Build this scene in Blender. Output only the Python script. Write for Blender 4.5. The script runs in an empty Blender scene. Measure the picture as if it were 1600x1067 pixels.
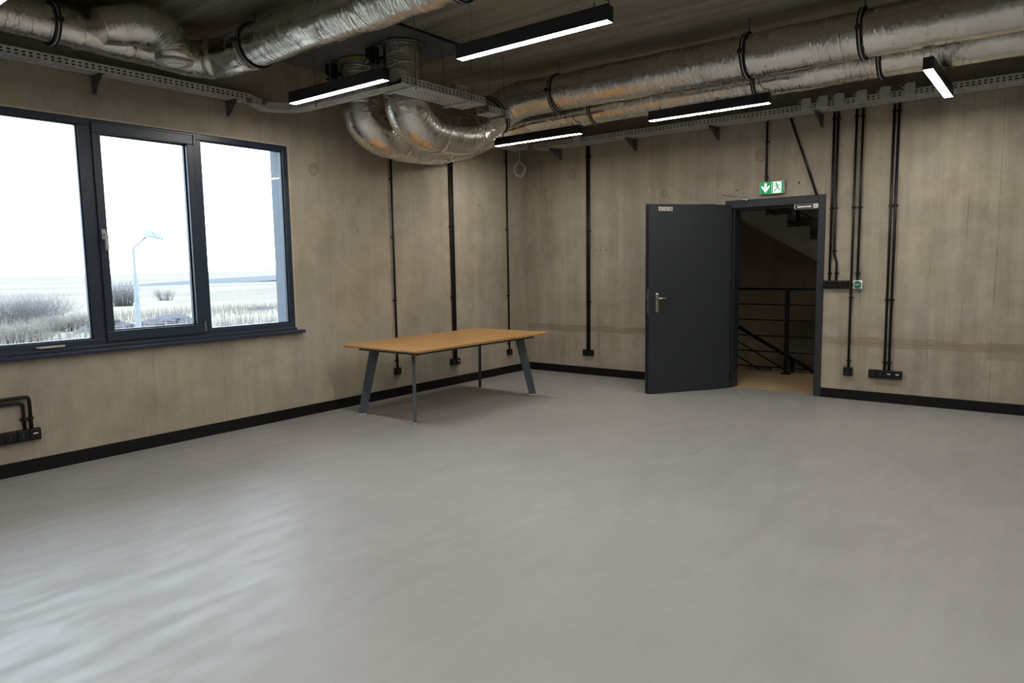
import bpy, bmesh, math, random
from mathutils import Vector, Matrix, noise
random.seed(4)
PI = math.pi
C = bpy.context.scene.collection

# ------------------------------------------------------------ camera
CAM = Vector((6.098, -8.193, 1.5)); YAW, PITCH, ROLL, FPX = 0.66392, 0.10677, -0.01653, 1101.9
def make_camera():
    f = Vector((-math.sin(YAW)*math.cos(PITCH), math.cos(YAW)*math.cos(PITCH), -math.sin(PITCH)))
    r = f.cross(Vector((0,0,1))).normalized(); u = r.cross(f)
    r2 = math.cos(ROLL)*r + math.sin(ROLL)*u; u2 = -math.sin(ROLL)*r + math.cos(ROLL)*u
    cam = bpy.data.cameras.new('camera'); o = bpy.data.objects.new('camera', cam); C.objects.link(o)
    m = Matrix((( r2.x,u2.x,-f.x,CAM.x),(r2.y,u2.y,-f.y,CAM.y),(r2.z,u2.z,-f.z,CAM.z),(0,0,0,1)))
    o.matrix_world = m
    cam.sensor_width = 36; cam.sensor_fit = 'HORIZONTAL'; cam.lens = FPX*36/1600; cam.clip_end = 2000
    bpy.context.scene.camera = o
make_camera()

# ------------------------------------------------------------ world, exposure
SKY = 9.0
LAMP = 104.0
sc = bpy.context.scene
vs = sc.view_settings; vs.view_transform = 'Standard'; vs.look = 'None'; vs.gamma = 1; vs.exposure = -0.08
vs.use_curve_mapping = False
w = bpy.data.worlds.new('overcast_sky'); sc.world = w; w.use_nodes = True
bg = w.node_tree.nodes['Background']; bg.inputs[0].default_value = (0.76, 0.88, 1.0, 1); bg.inputs[1].default_value = SKY

# ------------------------------------------------------------ materials
def new_mat(name):
    m = bpy.data.materials.new(name); m.use_nodes = True
    nt = m.node_tree; return m, nt, nt.nodes['Principled BSDF']
class G:
    """tiny node helper"""
    def __init__(s, nt): s.nt = nt
    def n(s, t, **k):
        x = s.nt.nodes.new(t)
        for a, b in k.items(): setattr(x, a, b)
        return x
    def l(s, a, b): s.nt.links.new(a, b)
    def math(s, op, a, b=None, c=None, clamp=False):
        x = s.n('ShaderNodeMath', operation=op, use_clamp=clamp)
        for i, v in enumerate((a, b, c)):
            if v is None: continue
            if isinstance(v, (int, float)): x.inputs[i].default_value = v
            else: s.l(v, x.inputs[i])
        return x.outputs[0]
    def ramp(s, v, a, b, lo=0., hi=1.):
        x = s.n('ShaderNodeMapRange', interpolation_type='SMOOTHSTEP'); s.l(v, x.inputs[0])
        x.inputs[1].default_value = a; x.inputs[2].default_value = b; x.inputs[3].default_value = lo; x.inputs[4].default_value = hi
        return x.outputs[0]
    def mix(s, f, a, b, mode='MIX'):
        x = s.n('ShaderNodeMix', data_type='RGBA', blend_type=mode)
        for i, v in ((0, f), (6, a), (7, b)):
            if isinstance(v, (int, float)): x.inputs[i].default_value = v
            elif isinstance(v, tuple): x.inputs[i].default_value = (*v, 1)
            else: s.l(v, x.inputs[i])
        return x.outputs[2]
    def coords(s, kind='Object'):
        return s.n('ShaderNodeTexCoord').outputs[kind]
    def sep(s, v):
        x = s.n('ShaderNodeSeparateXYZ'); s.l(v, x.inputs[0]); return x.outputs
    def comb(s, a, b, c):
        x = s.n('ShaderNodeCombineXYZ')
        for i, v in enumerate((a, b, c)):
            if isinstance(v, (int, float)): x.inputs[i].default_value = v
            else: s.l(v, x.inputs[i])
        return x.outputs[0]
    def noise(s, v, scale, detail=4, rough=.5, dist=0., col=False):
        x = s.n('ShaderNodeTexNoise'); s.l(v, x.inputs['Vector'])
        x.inputs['Scale'].default_value = scale; x.inputs['Detail'].default_value = detail
        x.inputs['Roughness'].default_value = rough; x.inputs['Distortion'].default_value = dist
        return x.outputs[1 if col else 0]
    def scale(s, v, k):
        x = s.n('ShaderNodeVectorMath', operation='MULTIPLY'); s.l(v, x.inputs[0]); x.inputs[1].default_value = k; return x.outputs[0]
    def bump(s, h, strength, dist, normal=None):
        x = s.n('ShaderNodeBump'); s.l(h, x.inputs['Height']); x.inputs['Strength'].default_value = strength; x.inputs['Distance'].default_value = dist
        if normal is not None: s.l(normal, x.inputs['Normal'])
        return x.outputs[0]

def plain(name, col, rough=.5, metal=0., bumpy=0., spec=.5, vary=.06):
    m, nt, p = new_mat(name); g = G(nt); c = g.coords()
    f = g.noise(c, 9, 3)
    k = g.ramp(f, .3, .7, 1-vary, 1+vary)
    col2 = g.mix(1.0, col, g.comb(k, k, k), 'MULTIPLY'); g.l(col2, p.inputs['Base Color'])
    p.inputs['Roughness'].default_value = rough; p.inputs['Metallic'].default_value = metal
    p.inputs['Specular IOR Level'].default_value = spec
    if bumpy: g.l(g.bump(g.noise(c, 180, 2), bumpy, .001), p.inputs['Normal'])
    return m

def concrete(name, base, uaxis, lines=1.0, joint=None, rings=(), holes=(), patch=None):
    m, nt, p = new_mat(name); g = G(nt); c = g.coords(); s = g.sep(c)
    u = s[uaxis]; z = s[2]
    big = g.noise(c, .9, 5, .6); mid = g.noise(c, 4.5, 6, .65); fine = g.noise(c, 60, 3, .6)
    st = g.noise(g.comb(g.math('MULTIPLY', u, 5.5), g.math('MULTIPLY', z, .35), 0.), 1., 5, .6)
    st2 = g.noise(g.comb(g.math('MULTIPLY', u, 40), g.math('MULTIPLY', z, .8), 3.), 1., 3, .6)
    k = g.math('ADD', g.ramp(big, .3, .7, .86, 1.10), g.ramp(mid, .25, .75, -.11, .10))
    k = g.math('ADD', k, g.ramp(st, .3, .7, -.10*lines, .08*lines))
    k = g.math('ADD', k, g.ramp(st2, .3, .7, -.03, .025))
    k = g.math('ADD', k, g.ramp(fine, .2, .8, -.05, .05))
    # thin dark vertical shutter lines, broken up
    vo = g.n('ShaderNodeTexVoronoi', voronoi_dimensions='1D', feature='DISTANCE_TO_EDGE')
    wob = g.math('MULTIPLY', g.noise(g.comb(z, u, 7.), .7, 2), .05)
    g.l(g.math('ADD', u, wob), vo.inputs['W']); vo.inputs['Scale'].default_value = 3.2
    ln = g.ramp(vo.outputs[0], 0., .018, 1., 0.)
    brk = g.ramp(g.noise(g.comb(g.math('MULTIPLY', u, 3), g.math('MULTIPLY', z, 1.4), 5.), 1., 4, .6), .46, .62)
    ln = g.math('MULTIPLY', g.math('MULTIPLY', ln, brk), .34*lines)
    k = g.math('SUBTRACT', k, ln)
    # pores
    pv = g.n('ShaderNodeTexVoronoi', feature='F1'); g.l(c, pv.inputs['Vector']); pv.inputs['Scale'].default_value = 11
    pore = g.math('MULTIPLY', g.ramp(pv.outputs[0], .03, .07, 1., 0.), g.ramp(g.noise(c, 2.3, 2), .52, .6))
    k = g.math('SUBTRACT', k, g.math('MULTIPLY', pore, .28))
    hue = g.noise(c, 1.7, 4, .6)
    col = g.mix(g.ramp(hue, .35, .7), base, (base[0]*.97, base[1]*.99, base[2]*1.08))
    col = g.mix(1.0, col, g.comb(k, k, k), 'MULTIPLY')
    def dist2(a, b, sx=1, sz=1):
        dx = g.math('MULTIPLY', g.math('SUBTRACT', u, a), sx); dz = g.math('MULTIPLY', g.math('SUBTRACT', z, b), sz)
        return g.math('SQRT', g.math('ADD', g.math('MULTIPLY', dx, dx), g.math('MULTIPLY', dz, dz)))
    if joint is not None:
        nz = g.math('MULTIPLY', g.math('SUBTRACT', g.noise(g.comb(g.math('MULTIPLY', u, 2.2), g.math('MULTIPLY', z, 9), 1.), 2., 6, .7), .5), .16)
        d = g.math('ABSOLUTE', g.math('ADD', g.math('SUBTRACT', z, joint), nz))
        j = g.ramp(d, .035, .05, 1., 0.)
        j = g.math('MULTIPLY', j, g.ramp(g.noise(g.comb(u, 0., 0.), 1.6, 2), .25, .5, .35, 1.))
        jl = g.noise(g.comb(g.math('MULTIPLY', u, 1.2), g.math('MULTIPLY', z, 60), 2.), 1., 3)
        j2 = g.math('MULTIPLY', j, g.ramp(jl, .3, .7, .45, .9))
        col = g.mix(j2, col, (base[0]*.66, base[1]*.58, base[2]*.50))
    if patch is not None:
        a, b, w_, h_ = patch
        e = g.math('MULTIPLY', g.math('SUBTRACT', g.noise(c, 14, 4), .5), .03)
        ins = g.math('MULTIPLY', g.ramp(g.math('ADD', g.math('ABSOLUTE', g.math('SUBTRACT', u, a)), e), w_, w_+.02, 1., 0.),
                     g.ramp(g.math('ADD', g.math('ABSOLUTE', g.math('SUBTRACT', z, b)), e), h_, h_+.02, 1., 0.))
        col = g.mix(g.math('MULTIPLY', ins, .45), col, (base[0]*.62, base[1]*.58, base[2]*.55))
    for (a, b, r) in rings:       # faint cone marks of filled tie holes
        nn = g.math('MULTIPLY', g.math('SUBTRACT', g.noise(c, 9, 3), .5), .03)
        d = g.math('ADD', dist2(a, b, 1., .85), nn)
        rg = g.ramp(g.math('ABSOLUTE', g.math('SUBTRACT', d, r)), .004, .014, 1., 0.)
        fl = g.ramp(d, r*.9, r, .18, 0.)
        col = g.mix(g.math('ADD', g.math('MULTIPLY', rg, .38), fl), col, (base[0]*.45, base[1]*.38, base[2]*.30))
    for (a, b, r) in holes:
        col = g.mix(g.ramp(dist2(a, b), r*.6, r, .85, 0.), col, (.03, .025, .02))
    g.l(col, p.inputs['Base Color'])
    p.inputs['Roughness'].default_value = .78; p.inputs['Specular IOR Level'].default_value = .25
    h = g.math('ADD', g.math('MULTIPLY', fine, .5), g.math('ADD', mid, g.math('MULTIPLY', st2, .6)))
    g.l(g.bump(h, .35, .004), p.inputs['Normal'])
    return m

WALLC = (.365, .322, .245)
M = {}
M['wall_left'] = concrete('concrete_window_wall', WALLC, 1, .6, rings=[(-3.637,2.51,.05)],
    holes=[(-1.05,2.3,.012),(-3.1,1.9,.01)])
M['wall_right'] = concrete('concrete_door_wall', WALLC, 0, 1.25, joint=.632,
    rings=[(.77,2.722,.055),(3.322,2.703,.06),(2.128,2.365,.035)],
    holes=[(1.15,1.69,.012),(1.21,1.69,.012),(1.30,1.69,.012),(1.9,1.85,.012),(1.9,1.72,.012),(3.05,2.33,.014),(3.74,2.36,.016)],
    patch=(5.85,.60,.30,.075))
M['wall_other'] = concrete('concrete_other_walls', WALLC, 0, .8)

def ceiling_mat():
    m, nt, p = new_mat('concrete_ceiling'); g = G(nt); c = g.coords(); s = g.sep(c)
    v = g.comb(g.math('MULTIPLY', s[0], .45), g.math('MULTIPLY', s[1], 7.), 0.)
    a = g.noise(v, 1., 6, .62, .3)
    v2 = g.comb(g.math('MULTIPLY', s[0], 1.6), g.math('MULTIPLY', s[1], 30.), 0.)
    b = g.noise(v2, 1., 4, .6)
    big = g.noise(c, .8, 4)
    k = g.math('ADD', g.math('ADD', g.ramp(a, .3, .7, .68, 1.22), g.ramp(b, .3, .7, -.10, .10)), g.ramp(big, .3, .7, -.08, .08))
    col = g.mix(g.ramp(a, .4, .7), (.258, .228, .168), (.235, .217, .172))
    g.l(g.mix(1., col, g.comb(k, k, k), 'MULTIPLY'), p.inputs['Base Color'])
    p.inputs['Roughness'].default_value = .8; p.inputs['Specular IOR Level'].default_value = .2
    g.l(g.bump(g.math('ADD', a, b), .4, .006), p.inputs['Normal'])
    return m
M['ceiling'] = ceiling_mat()

def floor_mat():
    m, nt, p = new_mat('grey_resin_floor'); g = G(nt); c = g.coords(); s = g.sep(c)
    a = g.noise(c, .55, 5, .55); b = g.noise(c, 3., 5, .6); f = g.noise(c, 120, 2)
    k = g.math('ADD', g.ramp(a, .3, .7, .95, 1.05), g.ramp(b, .3, .7, -.025, .025))
    k = g.math('ADD', k, g.ramp(f, .3, .7, -.015, .015))
    sm = g.ramp(g.noise(g.scale(c, (1.2, .8, 1)), 1.1, 6, .7, .6), .56, .75)
    col = g.mix(g.math('MULTIPLY', sm, .16), (.278, .270, .258), (.218, .207, .191))
    g.l(g.mix(1., col, g.comb(k, k, k), 'MULTIPLY'), p.inputs['Base Color'])
    # trowel / wipe marks change the gloss
    t1 = g.noise(g.comb(g.math('MULTIPLY', s[0], 4.4), g.math('MULTIPLY', s[1], .9), 0.), 2.2, 7, .62, .15)
    t2 = g.noise(c, 7., 5, .7, .5)
    r = g.math('ADD', g.ramp(t1, .40, .62, .37, .50), g.ramp(t2, .3, .7, -.02, .04))
    g.l(r, p.inputs['Roughness']); p.inputs['Specular IOR Level'].default_value = .42
    h = g.math('ADD', g.math('MULTIPLY', g.noise(c, 5, 3, .5), 1.), g.math('MULTIPLY', f, .06))
    g.l(g.bump(h, .06, .008), p.inputs['Normal'])
    return m
M['floor'] = floor_mat()

def foil_mat(name='aluminium_foil_insulation', dense=1.0):
    m, nt, p = new_mat(name); g = G(nt); uv = g.coords('UV'); c = g.coords()
    w1 = g.noise(g.scale(uv, (42, 4., 1)), 1., 4, .6, .8)       # creases running round the duct
    w2 = g.noise(g.scale(uv, (11, 7, 1)), 1., 4, .55, .5)
    vo = g.n('ShaderNodeTexVoronoi', feature='DISTANCE_TO_EDGE'); g.l(g.scale(uv, (12, 2.2, 1)), vo.inputs['Vector']); vo.inputs['Scale'].default_value = 1.2
    rid = g.ramp(vo.outputs[0], 0., .10, 1., 0.)
    area = g.ramp(g.noise(c, 1.6, 2), .38, .62)
    h = g.math('ADD', g.math('MULTIPLY', g.math('MULTIPLY', w1, g.math('ADD', g.math('MULTIPLY', area, .7), .3)), .42), g.math('MULTIPLY', w2, .55))
    h = g.math('ADD', h, g.math('MULTIPLY', g.math('MULTIPLY', rid, area), .22))
    g.l(g.bump(h, .62*dense, .020), p.inputs['Normal'])
    k = g.ramp(g.noise(c, 2.5, 5, .6), .3, .75)
    g.l(g.mix(k, (.80, .775, .72), (.66, .65, .62)), p.inputs['Base Color'])
    p.inputs['Metallic'].default_value = 1.
    g.l(g.ramp(w2, .3, .7, .16, .30), p.inputs['Roughness'])
    return m
M['foil'] = foil_mat()
M['galv'] = plain('galvanised_steel', (.50, .515, .50), .5, .25, vary=.12)
M['galvd'] = plain('dark_galvanised_steel', (.20, .205, .21), .5, .7, vary=.15)
M['anthracite'] = plain('anthracite_paint', (.022, .027, .032), .42, spec=.4)
M['anthr_leg'] = plain('slate_grey_powder_coat', (.055, .072, .088), .45)
M['window_frame'] = plain('blue_black_window_frame', (.016, .028, .050), .35)  # blue-black, with the blue tint of window flare put into the colour
M['reveal'] = plain('blue_grey_facade_panel', (.075, .092, .115), .6)
M['black'] = plain('black_plastic', (.005, .0045, .0045), .45, spec=.3)
M['lampblack'] = plain('black_lamp_housing', (.010, .009, .013), .5)
M['conduit'] = plain('black_conduit', (.007, .005, .005), .42, spec=.35)
M['blackgloss'] = plain('socket_face_black', (.006, .006, .0065), .35, spec=.35)
M['skirting'] = plain('black_skirting', (.0045, .0045, .005), .55, spec=.25)
M['steel'] = plain('brushed_steel', (.55, .54, .52), .3, 1.)
M['chrome'] = plain('satin_chrome', (.7, .7, .7), .22, 1.)
M['railblack'] = plain('matt_black_railing', (.004, .004, .004), .6, spec=.2)
M['handle'] = plain('pale_grey_handle', (.42, .41, .40), .4)
M['white'] = plain('white_plastic', (.75, .74, .72), .4)
M['boxgrey'] = plain('light_grey_plastic', (.42, .42, .40), .55)
M['rubber'] = plain('black_rubber', (.012, .012, .012), .7)
M['greypanel'] = plain('grey_render', (.125, .13, .135), .85)
M['green'] = plain('green_plastic', (.0, .12, .07), .35)
M['yellowfoam'] = plain('yellow_sealant', (.25, .17, .03), .8)
M['redknob'] = plain('red_plastic', (.20, .03, .02), .5)
M['reed'] = plain('beige_stair_floor', (.46, .33, .18), .6, vary=.12)
M['stairwall'] = concrete('concrete_stairwell', (.34, .28, .19), 0, .8)
M['polewhite'] = plain('pale_concrete_pole', (.15, .17, .18), .7)
M['panelgrey'] = plain('pale_grey_luminaire', (.10, .11, .11), .6)

def wood_mat():
    m, nt, p = new_mat('honey_oak_veneer'); g = G(nt); c = g.coords(); s = g.sep(c)
    v = g.comb(g.math('MULTIPLY', s[0], 16), g.math('MULTIPLY', s[1], .9), g.math('MULTIPLY', s[2], 8))
    a = g.noise(v, 1., 6, .65, .5); b = g.noise(g.scale(c, (90, 4, 20)), 1., 3)
    col = g.mix(g.ramp(a, .3, .7), (.40, .205, .062), (.50, .275, .095))
    col = g.mix(g.ramp(b, .45, .75, 0., .25), col, (.30, .14, .04))
    g.l(col, p.inputs['Base Color']); p.inputs['Roughness'].default_value = .38
    g.l(g.bump(b, .1, .001), p.inputs['Normal'])
    return m
M['wood'] = wood_mat()

def emit(name, col, st, base=(.8, .8, .8)):
    m, nt, p = new_mat(name); p.inputs['Base Color'].default_value = (*base, 1)
    p.inputs['Emission Color'].default_value = (*col, 1); p.inputs['Emission Strength'].default_value = st
    g = G(nt); g.l(g.ramp(g.noise(g.coords(), 3, 1), 0, 1, st*.97, st*1.03), p.inputs['Emission Strength'])
    return m
M['led'] = emit('led_diffuser', (1.0, .95, .88), LAMP)
M['signgreen'] = emit('sign_green', (.0, .26, .075), 1.0, (.0, .05, .02))
M['signwhite'] = emit('sign_white', (.85, 1., .92), .9, (.3, .3, .3))

def glass_mat():
    m, nt, p = new_mat('window_glass'); g = G(nt)
    nt.nodes.remove(p)
    out = nt.nodes['Material Output']
    t = g.n('ShaderNodeBsdfTransparent'); t.inputs[0].default_value = (.93, .96, .97, 1)
    gl = g.n('ShaderNodeBsdfGlossy'); gl.inputs['Roughness'].default_value = .02
    fr = g.n('ShaderNodeFresnel'); fr.inputs[0].default_value = 1.45
    mx = g.n('ShaderNodeMixShader'); g.l(fr.outputs[0], mx.inputs[0]); g.l(t.outputs[0], mx.inputs[1]); g.l(gl.outputs[0], mx.inputs[2])
    g.l(mx.outputs[0], out.inputs[0]); return m
M['glass'] = glass_mat()

def land_mat():
    m, nt, p = new_mat('dry_straw_field'); g = G(nt); c = g.coords()
    a = g.noise(g.scale(c, (.03, .012, 1)), 1., 6, .6); b = g.noise(c, .6, 5, .7)
    col = g.mix(g.ramp(a, .38, .62), (0.196, 0.172, 0.142), (0.160, 0.142, 0.124))
    col = g.mix(g.ramp(b, .45, .7, 0., .5), col, (0.139, 0.128, 0.121))
    g.l(col, p.inputs['Base Color']); p.inputs['Roughness'].default_value = 1.; p.inputs['Specular IOR Level'].default_value = 0
    return m
M['land'] = land_mat()
M['farhill'] = plain('far_hill_haze_tint', (0.180, 0.190, 0.205), 1., spec=0, vary=.1)  # distance haze is put into this pale colour
M['twig'] = plain('bare_grey_brush', (0.160, 0.152, 0.156), .9, spec=0, vary=.2)
M['straw'] = plain('pale_dry_reeds', (0.165, 0.148, 0.132), .95, spec=0, vary=.25)
M['soil'] = plain('grey_soil', (0.079, 0.079, 0.090), 1., spec=0, vary=.4)

# ------------------------------------------------------------ geometry helpers
def origin_of(o):
    v = Vector((0,0,0))
    while o is not None: v += o.location; o = o.parent
    return v
class MB:
    def __init__(s): s.bm = bmesh.new(); s.uv = s.bm.loops.layers.uv.new('UVMap')
    def box(s, a, b, bev=0., mat=None):
        """axis aligned box from corner a to corner b"""
        r = bmesh.ops.create_cube(s.bm, size=1.)
        vs_ = r['verts']; c = (Vector(a)+Vector(b))/2; d = Vector(b)-Vector(a)
        for v in vs_: v.co = Vector((v.co.x*d.x, v.co.y*d.y, v.co.z*d.z)) + c
        if bev:
            es = list({e for v in vs_ for e in v.link_edges})
            r2 = bmesh.ops.bevel(s.bm, geom=es, offset=bev, segments=2, affect='EDGES', profile=.5)
            vs_ = list({v for f in r2['faces'] for v in f.verts} | {v for v in vs_ if v.is_valid})
        if mat is not None:
            for v in vs_: v.co = mat @ v.co
        return s
    def cyl(s, p0, p1, r, seg=16, r2=None):
        p0 = Vector(p0); p1 = Vector(p1); d = p1-p0
        res = bmesh.ops.create_cone(s.bm, cap_ends=True, segments=seg, radius1=r, radius2=r if r2 is None else r2, depth=d.length)
        q = d.to_track_quat('Z', 'Y').to_matrix().to_4x4(); mm = Matrix.Translation((p0+p1)/2) @ q
        for v in res['verts']: v.co = mm @ v.co
        return s
    def prism(s, pts, vec):
        """closed polygon (list of 3D points) extruded by vec"""
        vec = Vector(vec); a = [s.bm.verts.new(Vector(p)) for p in pts]; b = [s.bm.verts.new(Vector(p)+vec) for p in pts]
        n = len(pts); s.bm.faces.new(a[::-1]); s.bm.faces.new(b)
        for i in range(n): s.bm.faces.new((a[i], a[(i+1) % n], b[(i+1) % n], b[i]))
        return s
    def sphere(s, c, r, sub=2, sc_=(1,1,1)):
        res = bmesh.ops.create_icosphere(s.bm, subdivisions=sub, radius=r)
        for v in res['verts']: v.co = Vector((v.co.x*sc_[0], v.co.y*sc_[1], v.co.z*sc_[2])) + Vector(c)
        return s
    def tube(s, pts, rad, seg=12, cap=True, lump=0., lseed=0., closed=False):
        """sweep a circle along points; rad number or list; lump = noise amplitude"""
        P = [Vector(p) for p in pts]; n = len(P)
        R_ = rad if isinstance(rad, (list, tuple)) else [rad]*n
        T = []
        for i in range(n):
            a = P[(i-1) % n] if (closed or i) else P[0]; b = P[(i+1) % n] if (closed or i < n-1) else P[-1]
            T.append((b-a).normalized())
        N = T[0].orthogonal().normalized() if abs(T[0].z) > .9 else (Vector((0,0,1)) - T[0]*T[0].z).normalized()
        rings = []; S = 0.; su = []
        for i in range(n):
            if i: S += (P[i]-P[i-1]).length; N = (N - T[i]*N.dot(T[i])).normalized()
            B = T[i].cross(N); ring = []
            for k in range(seg):
                a = 2*PI*k/seg; d = math.cos(a)*N + math.sin(a)*B; r = R_[i]
                if lump:
                    q = P[i] + d*R_[i]
                    r += lump*(noise.noise(q*2.6 + Vector((lseed,0,0)))*1.0 + .55*noise.noise(q*7. + Vector((0,lseed,0)))
                               + .22*noise.noise(Vector((S*26, a*1.6, lseed))))
                ring.append(s.bm.verts.new(P[i] + d*r))
            rings.append(ring); su.append(S)
        m = n if closed else n-1
        for i in range(m):
            A = rings[i]; B_ = rings[(i+1) % n]
            for k in range(seg):
                f = s.bm.faces.new((A[k], B_[k], B_[(k+1) % seg], A[(k+1) % seg]))
                for lp, (uu, vv) in zip(f.loops, ((su[i], k), (su[(i+1) % n], k), (su[(i+1) % n], k+1), (su[i], k+1))):
                    lp[s.uv].uv = (uu, vv/seg*2*PI*R_[0])
                f.smooth = True
        if cap and not closed:
            s.bm.faces.new(rings[0]); s.bm.faces.new(rings[-1][::-1])
        return s
    def build(s, name, mat, parent=None, smooth=False, local=False):
        bmesh.ops.recalc_face_normals(s.bm, faces=s.bm.faces[:])
        me = bpy.data.meshes.new(name)
        if parent is not None and not local:
            o0 = origin_of(parent); bmesh.ops.translate(s.bm, vec=-o0, verts=s.bm.verts[:])
        if smooth:
            for f in s.bm.faces: f.smooth = True
        s.bm.to_mesh(me); s.bm.free()
        me.materials.append(M[mat])
        o = bpy.data.objects.new(name, me); C.objects.link(o); o.parent = parent
        return o

def tag(o, label=None, cat=None, group=None, kind=None):
    if label: o['label'] = label
    if cat: o['category'] = cat
    if group: o['group'] = group
    if kind: o['kind'] = kind
    return o
def thing(name, loc, label=None, cat=None, group=None, kind=None, rz=0.):
    o = bpy.data.objects.new(name, None); C.objects.link(o); o.location = loc; o.rotation_euler = (0,0,rz)
    return tag(o, label, cat, group, kind)
def copy_tree(o, parent=None):
    c = o.copy(); C.objects.link(c); c.parent = parent
    for ch in list(o.children): copy_tree(ch, c)
    return c
def spline(pts, step):
    """Catmull-Rom resample; each point may carry extra values after xyz"""
    out = []; P = [pts[0]] + list(pts) + [pts[-1]]
    for i in range(1, len(P)-2):
        p0, p1, p2, p3 = P[i-1:i+3]; L = math.dist(p1[:3], p2[:3]); n = max(1, int(round(L/step)))
        for k in range(n):
            t = k/n
            out.append(tuple(.5*((2*b)+(-a+c)*t+(2*a-5*b+4*c-d)*t*t+(-a+3*b-3*c+d)*t*t*t) for a, b, c, d in zip(p0, p1, p2, p3)))
    out.append(tuple(pts[-1])); return out

# ============================================================ room shell
XR, YB, ZC = 10.6, -12.6, 3.53
TW = .26
WY0, WY1, WZ0, WZ1 = -7.55, -3.942, .922, 2.705
W2Y0, W2Y1 = -11.9, -8.6
b = MB(); b.box((0, YB, -.12), (XR, .10, 0)); tag(b.build('floor', 'floor'), 'smooth light grey resin floor of the room', 'floor', kind='structure')
b = MB(); b.box((-TW, YB-.2, ZC), (XR+.2, .22, ZC+.25)); tag(b.build('ceiling', 'ceiling'), 'bare concrete ceiling with brown board marks', 'ceiling', kind='structure')
b = MB()
b.box((-TW, YB-.2, -.2), (0, .22, WZ0)); b.box((-TW, YB-.2, WZ1), (0, .22, ZC))
b.box((-TW, WY1, WZ0), (0, .22, WZ1)); b.box((-TW, W2Y1, WZ0), (0, WY0, WZ1)); b.box((-TW, YB-.2, WZ0), (0, W2Y0, WZ1))
tag(b.build('wall_left', 'wall_left'), 'bare concrete wall holding the wide window', 'wall', kind='structure')
DX0, DX1, DZ = 2.95, 4.0, 2.175
b = MB()
b.box((0, 0, -.12), (DX0, .20, ZC)); b.box((DX1, 0, -.12), (XR, .20, ZC)); b.box((DX0, 0, DZ), (DX1, .20, ZC))
tag(b.build('wall_right', 'wall_right'), 'bare concrete wall with the doorway and exit sign', 'wall', kind='structure')
b = MB(); b.box((XR, YB, 0), (XR+.2, .2, ZC)); tag(b.build('wall_far_right', 'wall_other'), 'concrete wall to the right, outside the view', 'wall', kind='structure')
b = MB(); b.box((0, YB-.2, 0), (XR+.2, YB, ZC)); tag(b.build('wall_back', 'wall_other'), 'concrete wall behind the camera', 'wall', kind='structure')
# lowered grey render field in the ceiling where the two ducts enter
b = MB(); b.box((.005, -4.35, ZC-.03), (1.60, -3.02, ZC-.001), .004); tag(b.build('trim_1', 'greypanel'), 'grey rendered ceiling field where two ducts rise into it', 'ceiling panel', kind='structure')
b = MB(); b.box((1.60, -4.35, ZC-.012), (1.625, -3.02, ZC-.001)); tag(b.build('trim_2', 'black'), 'black strip in place of the shadow gap along the grey ceiling field', 'seam', kind='structure')  # black strip stands in for the shade of the gap

b = MB(); b.box((.001, YB+.01, .0), (.014, -.001, .105), .002); tag(b.build('baseboard_left', 'skirting'), 'black skirting board along the window wall', 'skirting', kind='structure')
b = MB(); b.box((.014, -.014, 0), (2.905, -.001, .105), .002); tag(b.build('baseboard_right', 'skirting'), 'black skirting board left of the door', 'skirting', kind='structure')
b = MB(); b.box((4.032, -.014, 0), (XR-.01, -.001, .105), .002); tag(b.build('baseboard_far_right', 'skirting'), 'black skirting board right of the doorway', 'skirting', kind='structure')

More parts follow.
